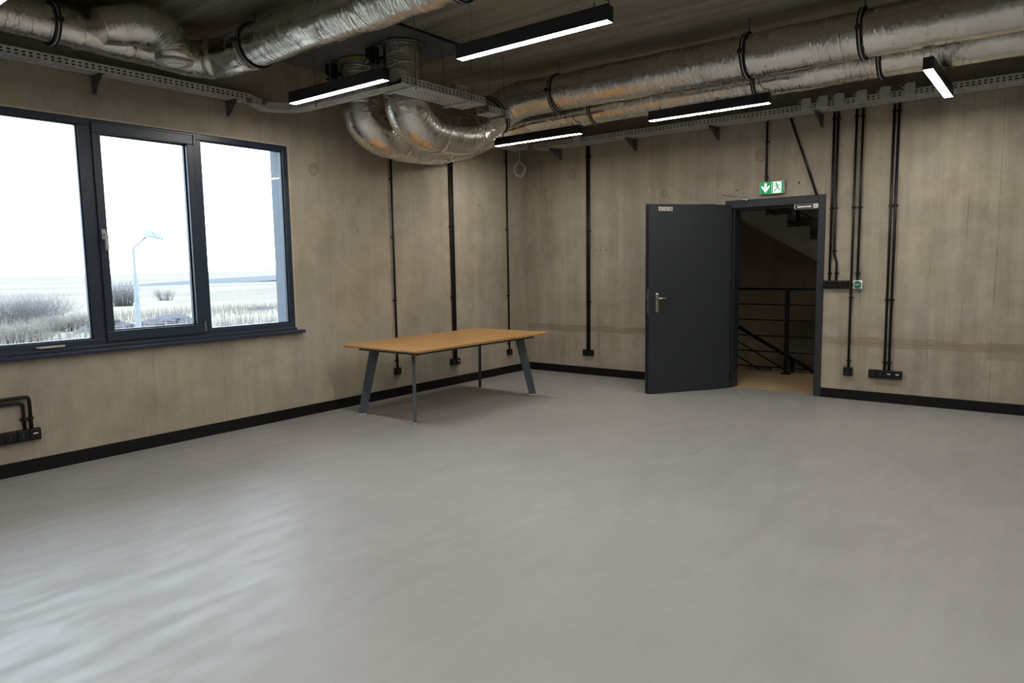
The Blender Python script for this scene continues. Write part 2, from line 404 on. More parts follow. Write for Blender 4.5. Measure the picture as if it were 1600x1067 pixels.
# ============================================================ windows
def window(name, y0, y1, posts, label):
    """posts: list of (ya, yb, kind) glazed fields from right to left"""
    t = thing(name, (0, (y0+y1)/2, WZ0), label, 'window', kind='structure')
    z0, z1 = WZ0, WZ1; fx0, fx1 = -.085, -.008; w_ = .050
    b = MB()
    b.box((fx0, y0, z0), (fx1, y1, z0+w_), .004); b.box((fx0, y0, z1-w_), (fx1, y1, z1), .004)
    b.box((fx0, y0, z0+w_), (fx1, y0+w_, z1-w_), .004); b.box((fx0, y1-w_, z0+w_), (fx1, y1, z1-w_), .004)
    b.build('window_frame', 'window_frame', t)
    for (ya, yb, kind) in posts:
        if kind == 'mullion':
            b = MB(); b.box((fx0, ya, z0+w_), (fx1, yb, z1-w_), .004); b.build('mullion', 'window_frame', t); continue
        za, zb = z0+w_, z1-w_
        if kind == 'sash':
            s_ = .062
            b = MB(); sx0, sx1 = -.065, .014
            A, B_ = ya-.03, yb+.03; za, zb = z0+.022, z1-.022
            b.box((sx0, A, za), (sx1, B_, za+s_+.02), .005); b.box((sx0, A, zb-s_-.02), (sx1, B_, zb), .005)
            b.box((sx0, A, za+s_+.02), (sx1, A+s_, zb-s_-.02), .005); b.box((sx0, B_-s_, za+s_+.02), (sx1, B_, zb-s_-.02), .005)
            sash = b.build('sash', 'window_frame', t)
            ya, yb, za, zb = A+s_, B_-s_, za+s_+.02, zb-s_-.02
            hz = 1.80
            b = MB(); b.box((sx1-.001, A+.012, hz-.035), (sx1+.012, A+.045, hz+.045), .004)
            b.cyl((sx1+.01, A+.028, hz), (sx1+.05, A+.028, hz), .009, 12)
            b.box((sx1+.042, A+.017, hz-.125), (sx1+.058, A+.043, hz+.012), .006)
            tag(b.build('window_handle', 'handle', sash), 'pale grey window handle')
            for z in (z0+.085, z1-.06):
                b = MB(); b.cyl((sx1+.006, B_+.004, z-.045), (sx1+.006, B_+.004, z+.045), .008, 12); b.cyl((sx1+.006, B_+.004, z-.012), (sx1+.006, B_+.004, z+.012), .0095, 12)
                b.build('hinge', 'steel', sash)
        if kind == 'hopper':
            b = MB(); sx1 = -.008; hy = -6.135
            b.box((sx1, hy-.10, z0+.012), (sx1+.012, hy+.10, z0+.026), .003); b.box((sx1+.01, hy-.085, z0+.010), (sx1+.035, hy+.085, z0+.024), .005)
            tag(b.build('window_handle', 'handle', t), 'pale grey horizontal handle on the bottom rail')
        # slim glazing bead and pane
        b = MB(); e = .010
        b.box((-.060, ya, za), (-.030, yb, za+e)); b.box((-.060, ya, zb-e), (-.030, yb, zb)); b.box((-.060, ya, za+e), (-.030, ya+e, zb-e)); b.box((-.060, yb-e, za+e), (-.030, yb, zb-e))
        b.build('glazing_bead', 'window_frame', t)
        b = MB(); b.box((-.049, ya+.002, za+.002), (-.043, yb-.002, zb-.002)); b.build('pane', 'glass', t)
    return t
w1 = window('window_1', WY0, WY1, [(-4.825, WY1-.05, 'pane'), (-4.935, -4.825, 'mullion'), (-5.70, -4.935, 'sash'), (-5.825, -5.70, 'mullion'), (WY0+.05, -5.825, 'hopper')],
       'wide dark blue-black framed window of three lights looking over the field')
window('added_window', W2Y0, W2Y1, [(-10.25, W2Y1-.05, 'pane'), (-10.37, -10.25, 'mullion'), (W2Y0+.05, -10.37, 'pane')], 'added unseen dark framed window further along the same wall, for daylight')  # second window out of view, added for the daylight it lets in
b = MB(); b.box((-.01, WY0-.05, .862), (.055, -3.862, .895), .006)
b.box((-.01, WY0-.05, .895), (.018, -3.935, .922), .003)
tag(b.build('window_sill', 'window_frame'), 'blue-black metal sill under the three-light window', 'window sill', kind='structure')
# outer reveals (metal facade lining)
b = MB()
for a, c_ in ((WY0, WY1), (W2Y0, W2Y1)):
    b.box((-.29, c_-.004, WZ0-.05), (-.086, c_+.05, WZ1+.05)); b.box((-.29, a-.05, WZ0-.05), (-.086, a+.004, WZ1+.05))
    b.box((-.29, a-.05, WZ0-.05), (-.086, c_+.05, WZ0-.004)); 
tag(b.build('trim_3', 'reveal'), 'blue-grey metal lining of the outer window reveals', 'window reveal', kind='structure')
# pale sealant bead around the window opening
b = MB(); e = .012
b.box((.0, WY1, WZ0-.02), (.006, WY1+e, WZ1+e)); b.box((.0, WY0, WZ1), (.006, WY1, WZ1+e))
M['bead'] = plain('pale_edge_plaster', (.45, .42, .36), .8)
tag(b.build('trim_4', 'bead'), 'pale plaster edge bead round the window opening', 'trim', kind='structure')

# ============================================================ door
d = thing('door_1', (3.0, 0, 0), 'dark anthracite steel door standing open with its frame', 'door', kind='structure')
b = MB(); fy0, fy1 = -.012, .215
b.box((2.913, fy0, 0), (2.99, fy1, 2.215), .004); b.box((3.957, fy0, 0), (4.027, fy1, 2.215), .004); b.box((2.99, fy0, 2.125), (3.957, fy1, 2.215), .004)
b.box((2.99, .05, 0), (3.012, fy1, 2.125)); b.box((3.935, .05, 0), (3.957, fy1, 2.125)); b.box((3.012, .05, 2.10), (3.935, fy1, 2.125))
b.build('door_frame', 'anthracite', d)
HX, HY = 2.995, -.035
L = 1.065; dirv = Vector((2.40-3.0, -.88+.02, 0)).normalized(); nrm = Vector((dirv.y, -dirv.x, 0))   # nrm: away from camera side
if nrm.dot(CAM-Vector((3,0,0))) > 0: nrm = -nrm
H0 = Vector((HX, HY, 0))
def leafbox(b, u0, u1, n0, n1, z0, z1, bev=0.):
    m = Matrix(((dirv.x, nrm.x, 0, H0.x), (dirv.y, nrm.y, 0, H0.y), (0, 0, 1, 0), (0, 0, 0, 1)))
    b.box((u0, n0, z0), (u1, n1, z1), bev, m)
def leafpt(u, n, z): return H0 + dirv*u + nrm*n + Vector((0,0,z))
b = MB(); leafbox(b, .0, L, 0, .055, .008, 2.155, .003)
leafbox(b, .0, L+.018, .040, .056, .008, 2.170, .002)       # rebated lip
leaf = b.build('door_leaf', 'anthracite', d)
b = MB(); leafbox(b, .945, .985, -.008, 0, .945, 1.165, .012); b.cyl(leafpt(.965, -.005, 1.105), leafpt(.965, -.055, 1.105), .011, 14)
b.tube([leafpt(.965, -.055, 1.105), leafpt(.935, -.062, 1.105), leafpt(.83, -.062, 1.105)], .010, 12)
b.cyl(leafpt(.965, -.001, .99), leafpt(.965, -.012, .99), .011, 12)
tag(b.build('door_handle', 'steel', leaf), 'brushed steel lever handle on a long rounded plate')
b = MB(); leafbox(b, L-.002, L+.004, .012, .034, .93, 1.21, .001); leafbox(b, L+.003, L+.010, .016, .030, 1.10, 1.14); leafbox(b, L+.003, L+.008, .016, .030, 1.0, 1.03)
tag(b.build('lock_plate', 'steel', leaf), 'steel lock plate on the edge of the leaf')
b = MB(); leafbox(b, .775, .955, -.014, 0, 2.085, 2.135, .003)
tag(b.build('magnet_plate', 'steel', leaf), 'steel armature plate of the magnetic lock')
b = MB()
for u in (.80, .865, .93): b.cyl(leafpt(u, -.012, 2.11), leafpt(u, -.018, 2.11), .006, 10)
b.build('screw', 'blackgloss', leaf)
for z in (.25, 1.05, 1.35, 1.95):
    b = MB(); b.cyl((2.992, -.018, z-.05), (2.992, -.018, z+.05), .010, 12); b.cyl((2.992, -.018, z-.06), (2.992, -.018, z-.052), .012, 12); b.cyl((2.992, -.018, z+.052), (2.992, -.018, z+.06), .012, 12)
    b.build('door_hinge', 'anthracite', d)
# thin overhead rods above the leaf and the frame
b = MB(); b.cyl((2.93, -.16, 2.275), (3.14, -.03, 2.235), .005, 8); b.cyl((3.13, -.035, 2.222), (3.20, -.02, 2.222), .012, 10); b.cyl((3.17, -.03, 2.20), (3.17, -.03, 2.235), .010, 10)
tag(b.build('closer_arm', 'steel', d), 'thin steel rod of a removed door closer over the frame')
b = MB(); b.cyl(leafpt(.18, .03, 2.172), leafpt(.40, .02, 2.178), .004, 8); b.cyl(leafpt(.18, .03, 2.165), leafpt(.18, .03, 2.195), .007, 8)
b.build('closer_rod', 'steel', leaf)
# magnetic lock under the head
b = MB(); b.box((3.70, -.022, 2.068), (3.955, .045, 2.122), .003); mg = b.build('magnetic_lock', 'steel', d); tag(mg, 'silver magnetic door lock under the frame head')
b = MB(); b.box((3.715, -.026, 2.074), (3.90, -.021, 2.116)); b.build('lock_recess', 'black', mg)
b = MB(); b.box((3.735, -.030, 2.084), (3.885, -.025, 2.103), .001); b.build('magnet_bar', 'white', mg)

# ============================================================ stairwell beyond the doorway
b = MB(); b.box((0.6, .20, -.20), (6.4, 1.50, -.004)); b.box((DX0, .10, -.12), (DX1, .20, -.002)); tag(b.build('floor_landing', 'reed'), 'beige landing floor of the stairwell', 'floor', kind='structure')
b = MB(); b.box((.6, 1.503, -.03), (6.4, 1.52, .012)); tag(b.build('trim_5', 'steel'), 'pale metal edge strip of the landing', 'trim', kind='structure')
b = MB(); b.box((.4, 3.6, -3.2), (6.6, 3.8, ZC+.3)); tag(b.build('wall_stairwell_back', 'stairwall'), 'dim concrete rear wall of the stairwell', 'wall', kind='structure')
b = MB(); b.box((.4, .20, -3.2), (.6, 3.6, ZC+.3)); tag(b.build('wall_stairwell_left', 'stairwall'), 'dim concrete left wall of the stairwell', 'wall', kind='structure')
b = MB(); b.box((6.4, .20, -3.2), (6.6, 3.6, ZC+.3)); tag(b.build('wall_stairwell_right', 'stairwall'), 'dim concrete right wall of the stairwell', 'wall', kind='structure')
b = MB(); b.box((.4, .22, ZC+.3), (6.6, 3.8, ZC+.5)); tag(b.build('ceiling_stairwell', 'stairwall'), 'dim ceiling over the stairwell', 'ceiling', kind='structure')
b = MB(); b.box((.4, .0, -3.2), (6.6, .2, -.125)); tag(b.build('wall_stairwell_light_block', 'stairwall'), 'added concrete wall below the landing, keeping sky light out', 'wall', kind='structure')  # unseen wall added to stop sky light leaking into the stairwell
b = MB(); b.box((4.85, 1.52, .70), (6.4, 3.6, .898)); tag(b.build('floor_half_landing', 'stairwall'), 'half landing of the stairwell', 'floor', kind='structure')
b = MB(); b.box((.4, .0, -3.4), (6.6, 3.8, -3.2)); tag(b.build('floor_lower', 'reed'), 'lower floor of the stairwell', 'floor', kind='structure')

def flight(name, label, x0, zt0, n, y0, y1, rise=.175, run=.30, dirn=-1, rail_y=None):
    """steps rising towards dirn from first tread front x0 at tread level zt0; one thing with step children"""
    t = thing(name, (x0, (y0+y1)/2, zt0), label, 'stairs')
    pts = []; x = x0; z = zt0
    for i in range(n):
        pts.append((x, y0, z)); pts.append((x+dirn*run, y0, z)); x += dirn*run; z += rise
    z -= rise
    slab = [(x, y0, z-.24-.0), (x0, y0, zt0-rise-.20)]
    b = MB(); b.prism(pts + slab, (0, y1-y0, 0)); b.build('stair_slab', 'stairwall', t)
    x, z = x0, zt0
    for i in range(n):
        b = MB(); b.box((min(x, x+dirn*run), y0+.004, z+.001), (max(x, x+dirn*run), y1-.004, z+.022), .003); b.build('stair_tread', 'stairwall', t); x += dirn*run; z += rise
    return t, (x, z)
# up-flight: treads at y~1.9 with z 2.0 at x 2.956..3.252, falling to the right
up, _ = flight('upper_stair_flight', 'dim concrete stair flight rising to the left above the landing', 4.85, 2.0-.175*5.3, 13, 1.9, 3.1)
dn, _ = flight('lower_stair_flight', 'dim concrete stair flight going down to the right behind the railing', 5.2, -.18-.175*9, 10, 1.9, 3.1)
for px_, z in ((1.9, 2.78), (3.18, 2.03), (4.4, 1.32)):
    b = MB(); b.box((px_-.02, 1.915, z), (px_+.02, 1.945, z+.95)); b.build('rail_post', 'railblack', up)
b = MB(); b.tube([(1.6, 1.93, 3.46), (4.9, 1.93, 1.58)], .022, 10); b.build('handrail', 'railblack', up)
b = MB()
for k in range(1, 5): b.tube([(1.6, 1.93, 3.46-.19*k), (4.9, 1.93, 1.58-.19*k)], .009, 8)
b.build('rail_bar', 'railblack', up)

rl = thing('landing_railing', (3.2, 1.42, 0), 'black horizontal bar railing along the stair landing', 'railing')
RY = 1.44
b = MB(); b.box((.65, RY-.02, 1.118), (6.35, RY+.02, 1.150), .004); b.build('handrail', 'railblack', rl)
for z in (.925, .715, .50, .285, .075):
    b = MB(); b.box((.65, RY-.007, z-.009), (6.35, RY+.007, z+.009)); b.build('rail_bar', 'railblack', rl)
for x in (1.2, 2.2+.02, 3.215, 4.25, 5.3):
    if abs(x-2.22) < .1: continue
    b = MB(); b.box((x-.025, RY-.02, 0), (x+.025, RY+.02, 1.118), .003); b.box((x-.06, RY-.045, -.004), (x+.06, RY+.045, .008), .002); b.build('rail_post', 'railblack', rl)
r2 = thing('descending_railing', (2.9, 1.72, 0), 'black sloping stair railing seen behind the level one', 'railing')
def sl(x): return .64 - (x-2.36)*.545
b = MB(); b.tube([(1.7, 1.7, sl(1.7)), (4.6, 1.7, sl(4.6))], .026, 10); b.build('handrail', 'railblack', r2)
for k in (1, 2, 3):
    b = MB(); b.tube([(1.7, 1.7, sl(1.7)-.21*k), (4.6, 1.7, sl(4.6)-.21*k)], .010, 8); b.build('rail_bar', 'railblack', r2)
for x in (1.9, 3.22, 4.4):
    b = MB(); b.box((x-.025, 1.68, sl(x)-1.1), (x+.025, 1.72, sl(x)), .003); b.build('rail_post', 'railblack', r2)

# unseen weak fill light, added to lift the dark stairwell wall
ld = bpy.data.lights.new('stairwell_fill_light', 'POINT'); ld.energy = 9; ld.color = (1, .85, .65); ld.shadow_soft_size = .15
lo = bpy.data.objects.new('stairwell_fill_light', ld); C.objects.link(lo); lo.location = (1.3, 1.0, -1.2)
# ============================================================ ducts
def clamp(parent, p, tdir, r, rods=True, name='duct_clamp'):
    p = Vector(p); tdir = Vector(tdir).normalized()
    N = Vector((0,0,1)) - tdir*tdir.z; N.normalize(); B = tdir.cross(N)
    def ring(rr, off, wr, seg=40):
        b = MB(); b.tube([p + tdir*off + (math.cos(a)*N+math.sin(a)*B)*rr for a in [2*PI*k/seg for k in range(seg)]], wr, 6, closed=True); return b
    b = ring(r+.004, -.013, .0075)
    b2 = ring(r+.004, .013, .0075)
    me = bpy.data.meshes.new('tmp'); b2.bm.to_mesh(me); b.bm.from_mesh(me); b2.bm.free(); bpy.data.meshes.remove(me)
    for s_ in (-1, 1):
        q = p + B*s_*(r+.02); b.box(q-Vector((.022,.022,.016)), q+Vector((.022,.022,.016)), .003)
    cl = b.build(name, 'rubber', parent)
    b = ring(r+.004, 0, .006); b.build('clamp_band', 'galv', cl)
    if rods and p.z + r < ZC-.02:
        b = MB(); q = p + N*(r+.005)
        b.cyl(q, (q.x, q.y, ZC), .0045, 8); b.cyl((q.x, q.y, ZC-.01), (q.x, q.y, ZC), .018, 12); b.cyl(q, q+Vector((0,0,.02)), .009, 8)
        b.build('threaded_rod', 'galvd', cl)
    return cl
def duct(name, label, path, step=.05, seg=48, lump=.008, seed=0., cap=True):
    t = thing(name, path[0][:3], label, 'ventilation duct')
    pts = spline(path, step)
    b = MB(); b.tube([p[:3] for p in pts], [p[3] for p in pts], seg, cap=cap, lump=lump, lseed=seed)
    b.build('insulated_pipe', 'foil', t)
    return t, pts
def tape(t, pts, idx, w_=.035, lift=.006):
    """a raised wrap of foil tape at a joint of the pipe"""
    a = Vector(pts[idx][:3]); n = (Vector(pts[idx+1][:3])-Vector(pts[idx-1][:3])).normalized(); r = pts[idx][3]+lift
    b = MB(); b.tube([a-n*w_, a-n*w_*.6, a, a+n*w_*.6, a+n*w_], [r-.004, r+.002, r+.004, r+.002, r-.004], 48, cap=False, lump=.004, lseed=idx)
    b.build('foil_tape', 'foil', t)
R1 = .179
F = [(10.5,-2.07,3.225,R1),(8,-2.07,3.225,R1),(4,-2.07,3.225,R1),(2.1,-2.07,3.235,R1),(1.72,-2.07,3.24,R1),(1.50,-2.075,3.24,R1+.01),(1.34,-2.10,3.20,R1+.018),(1.245,-2.22,3.10,R1+.014),
     (1.20,-2.44,2.93,R1+.01),(1.20,-2.66,2.83,R1+.012),(1.215,-2.90,2.795,R1+.004),(1.24,-3.15,2.785,R1+.01),(1.275,-3.38,2.81,R1+.022),(1.30,-3.52,2.90,R1+.024),(1.30,-3.58,3.03,R1+.006),(1.30,-3.59,3.2,R1-.008),(1.30,-3.59,ZC-.03,R1-.008)]
fd, fp = duct('ventilation_duct', 'big silver foil-wrapped duct, the front of the two along the door wall', F, seed=3.)
for x in (1.96, 3.90, 4.79, 6.6, 8.4): clamp(fd, (x,-2.07,3.225), (1,0,0), R1+.006)
q_ = min(range(1, len(fp)-1), key=lambda i: (Vector(fp[i][:3])-Vector((1.25,-2.20,3.10))).length)
clamp(fd, fp[q_][:3], Vector(fp[q_][:3])*0+(Vector(fp[q_-1][:3])-Vector(fp[q_+1][:3])), fp[q_][3]+.007, rods=False)
B_ = [(10.5,-1.03,3.28,.168),(8,-1.03,3.28,.168),(4,-1.03,3.28,.168),(1.3,-1.03,3.27,.168),(.80,-1.04,3.25,.17),(.50,-1.12,3.20,.18),(.32,-1.32,3.10,.185),(.25,-1.65,2.98,.185),(.26,-2.05,2.88,.18),(.35,-2.45,2.83,.18),
      (.47,-2.85,2.81,.185),(.56,-3.20,2.83,.20),(.60,-3.42,2.92,.205),(.605,-3.5,3.07,.19),(.605,-3.5,3.2,.18),(.605,-3.5,ZC-.03,.18)]
bd, bp_ = duct('ventilation_duct', 'silver foil-wrapped duct nearest the door wall, behind the front one', B_, seed=9.)
for x in (1.77, 3.62, 4.72, 6.6, 8.4): clamp(bd, (x,-1.03,3.28), (1,0,0), .174)
A_ = [(9.5,-4.82,3.28,.160),(6,-4.82,3.28,.160),(3,-4.82,3.28,.160),(1.2,-4.82,3.28,.160),(.75,-4.82,3.275,.162),(.48,-4.86,3.26,.158),(.33,-5.0,3.25,.150),(.275,-5.22,3.255,.140),(.27,-5.6,3.27,.136),(.27,-6.2,3.28,.134),(.27,-9,3.28,.13),(.27,-12.4,3.28,.13)]
ad, ap = duct('ventilation_duct', 'silver foil-wrapped duct bending along the window wall at top left', A_, seed=17., lump=.012)
for x in (.92, 3.1, 5.2, 7.4): clamp(ad, (x,-4.82,3.28), (1,0,0), .167)
for y in (-6.05, -8.3, -10.5): clamp(ad, (.27,y,3.28), (0,1,0), .142)
for t_, P_, ids in ((fd, fp, [len(fp)-9, len(fp)-22, len(fp)-33]), (bd, bp_, [len(bp_)-9, len(bp_)-24, len(bp_)-42]), (ad, ap, [172, 182, 196, 206])):
    for i_ in ids: tape(t_, P_, i_)
# branch with elbow and round supply valve on the left duct
BR = [(.50,-5.82,3.27,.120),(.515,-5.72,3.30,.138),(.55,-5.58,3.325,.150),(.61,-5.44,3.30,.152),(.64,-5.37,3.22,.146),(.64,-5.35,3.15,.138),(.64,-5.35,3.105,.136)]
pts = spline(BR, .03); b = MB(); b.tube([p[:3] for p in pts], [p[3] for p in pts], 40, lump=.012, lseed=31.)
br = b.build('branch_elbow', 'foil', ad)
b = MB(); b.tube([(.64,-5.35,3.108),(.64,-5.35,3.092)], .128, 36); b.tube([(.64+.120*math.cos(a),-5.35+.120*math.sin(a),3.092) for a in [2*PI*k/36 for k in range(36)]], .014, 8, closed=True)
b.build('valve_ring', 'handle', br)
b = MB(); b.cyl((.64,-5.35,3.080), (.64,-5.35,3.094), .075, 32, .085); b.cyl((.64,-5.35,3.070), (.64,-5.35,3.082), .055, 32)
b.build('valve_disc', 'white', br)
# ceiling collars + damper motors on the two risers
for t_, c_, r_, lab in ((fd, (1.30,-3.59), .178, 'front'), (bd, (.605,-3.5), .186, 'back')):
    b = MB(); b.tube([(c_[0]+r_*math.cos(a), c_[1]+r_*math.sin(a), ZC-.045) for a in [2*PI*k/40 for k in range(40)]], .014, 8, closed=True)
    b.build('ceiling_collar', 'galvd' if lab == 'front' else 'yellowfoam', t_)
    mx, my = c_[0]-.20, c_[1]-.17
    b = MB(); b.box((mx-.05, my-.05, 3.315), (mx+.05, my+.03, 3.465), .008); b.box((mx-.03, my+.02, 3.35), (mx+.12, my+.07, 3.38)); mo = b.build('damper_motor', 'black', t_)
    b = MB(); b.cyl((mx, my-.05, 3.345), (mx, my-.075, 3.345), .018, 14); b.cyl((mx-.028, my-.05, 3.335), (mx-.028, my-.07, 3.335), .011, 10)
    b.build('motor_spindle', 'chrome', mo)
    b = MB(); b.tube([(mx, my, 3.465), (mx+.02, my+.01, 3.50), (mx+.10, my+.06, 3.49), (mx+.2, my+.12, ZC-.035)], .004, 6); b.build('motor_cable', 'black', mo)

# ============================================================ cable trays
def perforated(b, p0, u, v, length, rows, slot=.022, pitch=.046, sh=.011, edge=None, height=.06):
    """perforated strip: p0 corner, u along, v across; rows = list of slot centre offsets"""
    p0 = Vector(p0); u = Vector(u); v = Vector(v)
    n = max(1, int(length/pitch)); pt = length/n
    cuts = sorted({0., height} | {r_-sh/2 for r_ in rows} | {r_+sh/2 for r_ in rows})
    isrow = [any(abs((cuts[j]+cuts[j+1])/2-r_) < sh/4 for r_ in rows) for j in range(len(cuts)-1)]
    xs = [0.]
    for i in range(n): xs += [i*pt+(pt-slot)/2, i*pt+(pt+slot)/2]
    xs.append(length)
    grid = [[b.bm.verts.new(p0+u*x+v*y) for y in cuts] for x in xs]
    for i in range(len(xs)-1):
        hole = (i % 2 == 1)
        for j in range(len(cuts)-1):
            if hole and isrow[j]: continue
            b.bm.faces.new((grid[i][j], grid[i+1][j], grid[i+1][j+1], grid[i][j+1]))
def solid(o, t):
    m = o.modifiers.new('sheet', 'SOLIDIFY'); m.thickness = t; m.offset = 0; return o
def tray_run(parent, p0, p1, side, width, z0, h=.062, z1=None):
    """straight tray from p0 to p1 (xy), visible rail on line p0-p1, bottom spreads to `side`"""
    a = Vector((*p0, z0)); c = Vector((*p1, z0 if z1 is None else z1)); u = (c-a).normalized(); L_ = (c-a).length; s_ = Vector((*side, 0)).normalized()
    b = MB(); perforated(b, a, u, Vector((0,0,1)), L_, (.020, .043), height=h); 
    b.box((0,0,0),(L_, .010, .0015), 0, Matrix(((u.x, s_.x, 0, a.x), (u.y, s_.y, 0, a.y), (u.z,0,1,z0+h), (0,0,0,1))))
    solid(b.build('side_rail', 'galv', parent), .0015)
    b = MB(); perforated(b, a+s_*width, u, Vector((0,0,1)), L_, (.020, .043), height=h); solid(b.build('side_rail', 'galv', parent), .0015)
    b = MB(); perforated(b, a, u, s_, L_, tuple(.03+.04*k for k in range(int((width-.03)/.04))), height=width, slot=.024, pitch=.05); solid(b.build('tray_bottom', 'galv', parent), .0015)
def cable_bundle(parent, pts, side, n, r=.011):
    s_ = Vector((*side, 0)).normalized(); b = MB(); rnd = random.Random(len(pts)+n)
    for k in range(n):
        w0 = rnd.random()*.004
        b.tube([Vector(p) + s_*(.014+k*.023) + Vector((0,0,r+.002+w0+(.002 if i % 2 else 0)+(k % 2)*.014)) for i, p in enumerate(pts)], r, 8)
    b.build('cable_bundle', 'black', parent)
def wall_bracket(parent, p, out, z0, width):
    """triangular wall bracket under a tray; p on wall, out = direction away from the wall"""
    p = Vector((*p, 0)); o_ = Vector((*out, 0)); s_ = Vector((-o_.y, o_.x, 0))
    b = MB(); q = p - s_*.004
    b.prism([q+Vector((0,0,z0)), q+o_*width+Vector((0,0,z0)), q+o_*width+Vector((0,0,z0-.02)), q+o_*.03+Vector((0,0,z0-.13)), q+Vector((0,0,z0-.13))], s_*.003)
    q2 = p - s_*.02; b.prism([q2+Vector((0,0,z0-.14)), q2+Vector((0,0,z0)), q2+o_*.004+Vector((0,0,z0)), q2+o_*.004+Vector((0,0,z0-.14))], s_*.04)
    b.prism([q2+Vector((0,0,z0)), q2+o_*width+Vector((0,0,z0)), q2+o_*width+Vector((0,0,z0-.003)), q2+Vector((0,0,z0-.003))], s_*.04)
    b.build('support_bracket', 'galvd', parent)
ZT = 3.035
tl = thing('cable_tray', (.15, -6.0, ZT), 'perforated grey steel cable tray along the window wall', 'cable tray')
TX = .16
tray_run(tl, (TX, -12.3), (TX, -4.43), (-1, 0), .13, ZT)
# bend away from the wall, then across under the first lamp, then back parallel to the wall
def curved(parent, cx, cy, ri, ro, a0, a1, z0, n=12, h=.062):
    for r_ in (ri, ro):
        b = MB(); prev = None; vs0 = []
        for i in range(n+1):
            a = a0+(a1-a0)*i/n; x, y = cx+r_*math.cos(a), cy+r_*math.sin(a)
            vs0.append((b.bm.verts.new((x, y, z0)), b.bm.verts.new((x, y, z0+h))))
        for i in range(n): b.bm.faces.new((vs0[i][0], vs0[i+1][0], vs0[i+1][1], vs0[i][1]))
        solid(b.build('side_rail', 'galv', parent), .0015)
    b = MB(); v_ = []
    for i in range(n+1):
        a = a0+(a1-a0)*i/n; v_.append([b.bm.verts.new((cx+r_*math.cos(a), cy+r_*math.sin(a), z0)) for r_ in (ri, ri+.35*(ro-ri), ri+.45*(ro-ri), ri+.6*(ro-ri), ro)])
    for i in range(n):
        for j in range(4):
            if j in (1,) and i % 2: continue
            b.bm.faces.new((v_[i][j], v_[i+1][j], v_[i+1][j+1], v_[i][j+1]))
    solid(b.build('tray_bottom', 'galv', parent), .0015)
# small offset kink and connector clips
ZL = 2.985
tray_run(tl, (TX, -4.43), (.195, -4.285), (-1, .2), .13, ZT, z1=ZL)
curved(tl, .40, -4.285, .20, .34, PI, PI/2, ZL, 10)
tray_run(tl, (.40, -4.085), (1.50, -4.085), (0, 1), .14, ZL)
tray_run(tl, (1.80, -4.09), (1.80, -3.03), (-1, 0), .30, ZL-.002)
for (x, y) in ((TX+.002,-4.43),(.197,-4.29)):
    b = MB(); b.box((x-.003, y-.03, ZL+.03), (x+.004, y+.03, ZL+.075), .002)
    for k in (-.018, .018): b.cyl((x+.003, y+k, ZL+.05), (x+.010, y+k, ZL+.05), .006, 8)
    b.build('joint_plate', 'galvd', tl)
for y in (-5.68, -4.55, -6.85, -8.0, -9.2, -10.4, -11.6): wall_bracket(tl, (.0, y), (1, 0), ZT-.004, .16)
for (x, y) in ((1.82,-3.95),(1.48,-3.95),(1.82,-3.25),(1.48,-3.25),(.70,-4.10),(.70,-3.93)):
    b = MB(); b.cyl((x, y, ZL-.03), (x, y, ZC-.03 if x < 1.6 else ZC), .004, 8); b.cyl((x, y, ZL-.026), (x, y, ZL-.016), .009, 8); b.build('threaded_rod', 'galvd', tl)
for y in (-3.95, -3.25):
    b = MB(); b.box((1.46, y-.018, ZL-.018), (1.84, y+.018, ZL-.004), .002); b.build('cross_bar', 'galv', tl)
b = MB(); b.tube([(1.79,-3.42,ZL+.05),(1.79,-3.42,ZL+.11),(1.79,-3.30,ZL+.11),(1.79,-3.30,ZL+.05)], .007, 8); b.build('lug', 'galv', tl)
# short lower piece near the corner
ts = thing('cable_tray', (.9, -2.6, 2.98), 'short low perforated tray piece behind the dipping front duct', 'cable tray')
tray_run(ts, (1.66, -2.82), (1.66, -2.50), (-1, 0), .16, 2.97)
b = MB(); b.cyl((1.67,-2.6,2.94), (1.67,-2.6,ZC), .004, 8); b.cyl((1.49,-2.6,2.94), (1.49,-2.6,ZC), .004, 8); b.box((1.47,-2.62,2.955),(1.69,-2.58,2.968)); b.build('threaded_rod', 'galvd', ts)

tr = thing('cable_tray', (5, -.15, 3.07), 'long perforated grey steel cable tray above the door', 'cable tray')
TY, ZR = -.30, 3.065
tray_run(tr, (.34, TY), (10.4, TY), (0, 1), .24, ZR)
tray_run(tr, (.28, -.72), (.28, -.31), (-1, 0), .24, ZR)
for x in (.59, 1.73, 2.81, 3.96, 6.3, 7.5, 8.7, 9.9): wall_bracket(tr, (x, 0), (0, -1), ZR-.004, .28)

cable_bundle(tr, [(x_, TY, ZR) for x_ in [.4+.5*i for i in range(20)]], (0, 1), 7)
cable_bundle(tr, [(x_, TY, ZR+.026) for x_ in [.4+.5*i for i in range(20)]], (0, 1), 4)
cable_bundle(tl, [(TX, y_, ZT) for y_ in [-12.2+.5*i for i in range(15)]+[-4.62,-4.45]], (-1, 0), 5)
cable_bundle(tl, [(TX, y_, ZT+.026) for y_ in [-12.2+.5*i for i in range(15)]+[-4.62,-4.45]], (-1, 0), 3)
cable_bundle(tl, [(1.80, y_, ZL) for y_ in (-4.05,-3.8,-3.4,-3.06)], (-1, 0), 9)
cable_bundle(tl, [(1.80, y_, ZL+.026) for y_ in (-4.05,-3.8,-3.4,-3.06)], (-1, 0), 3)
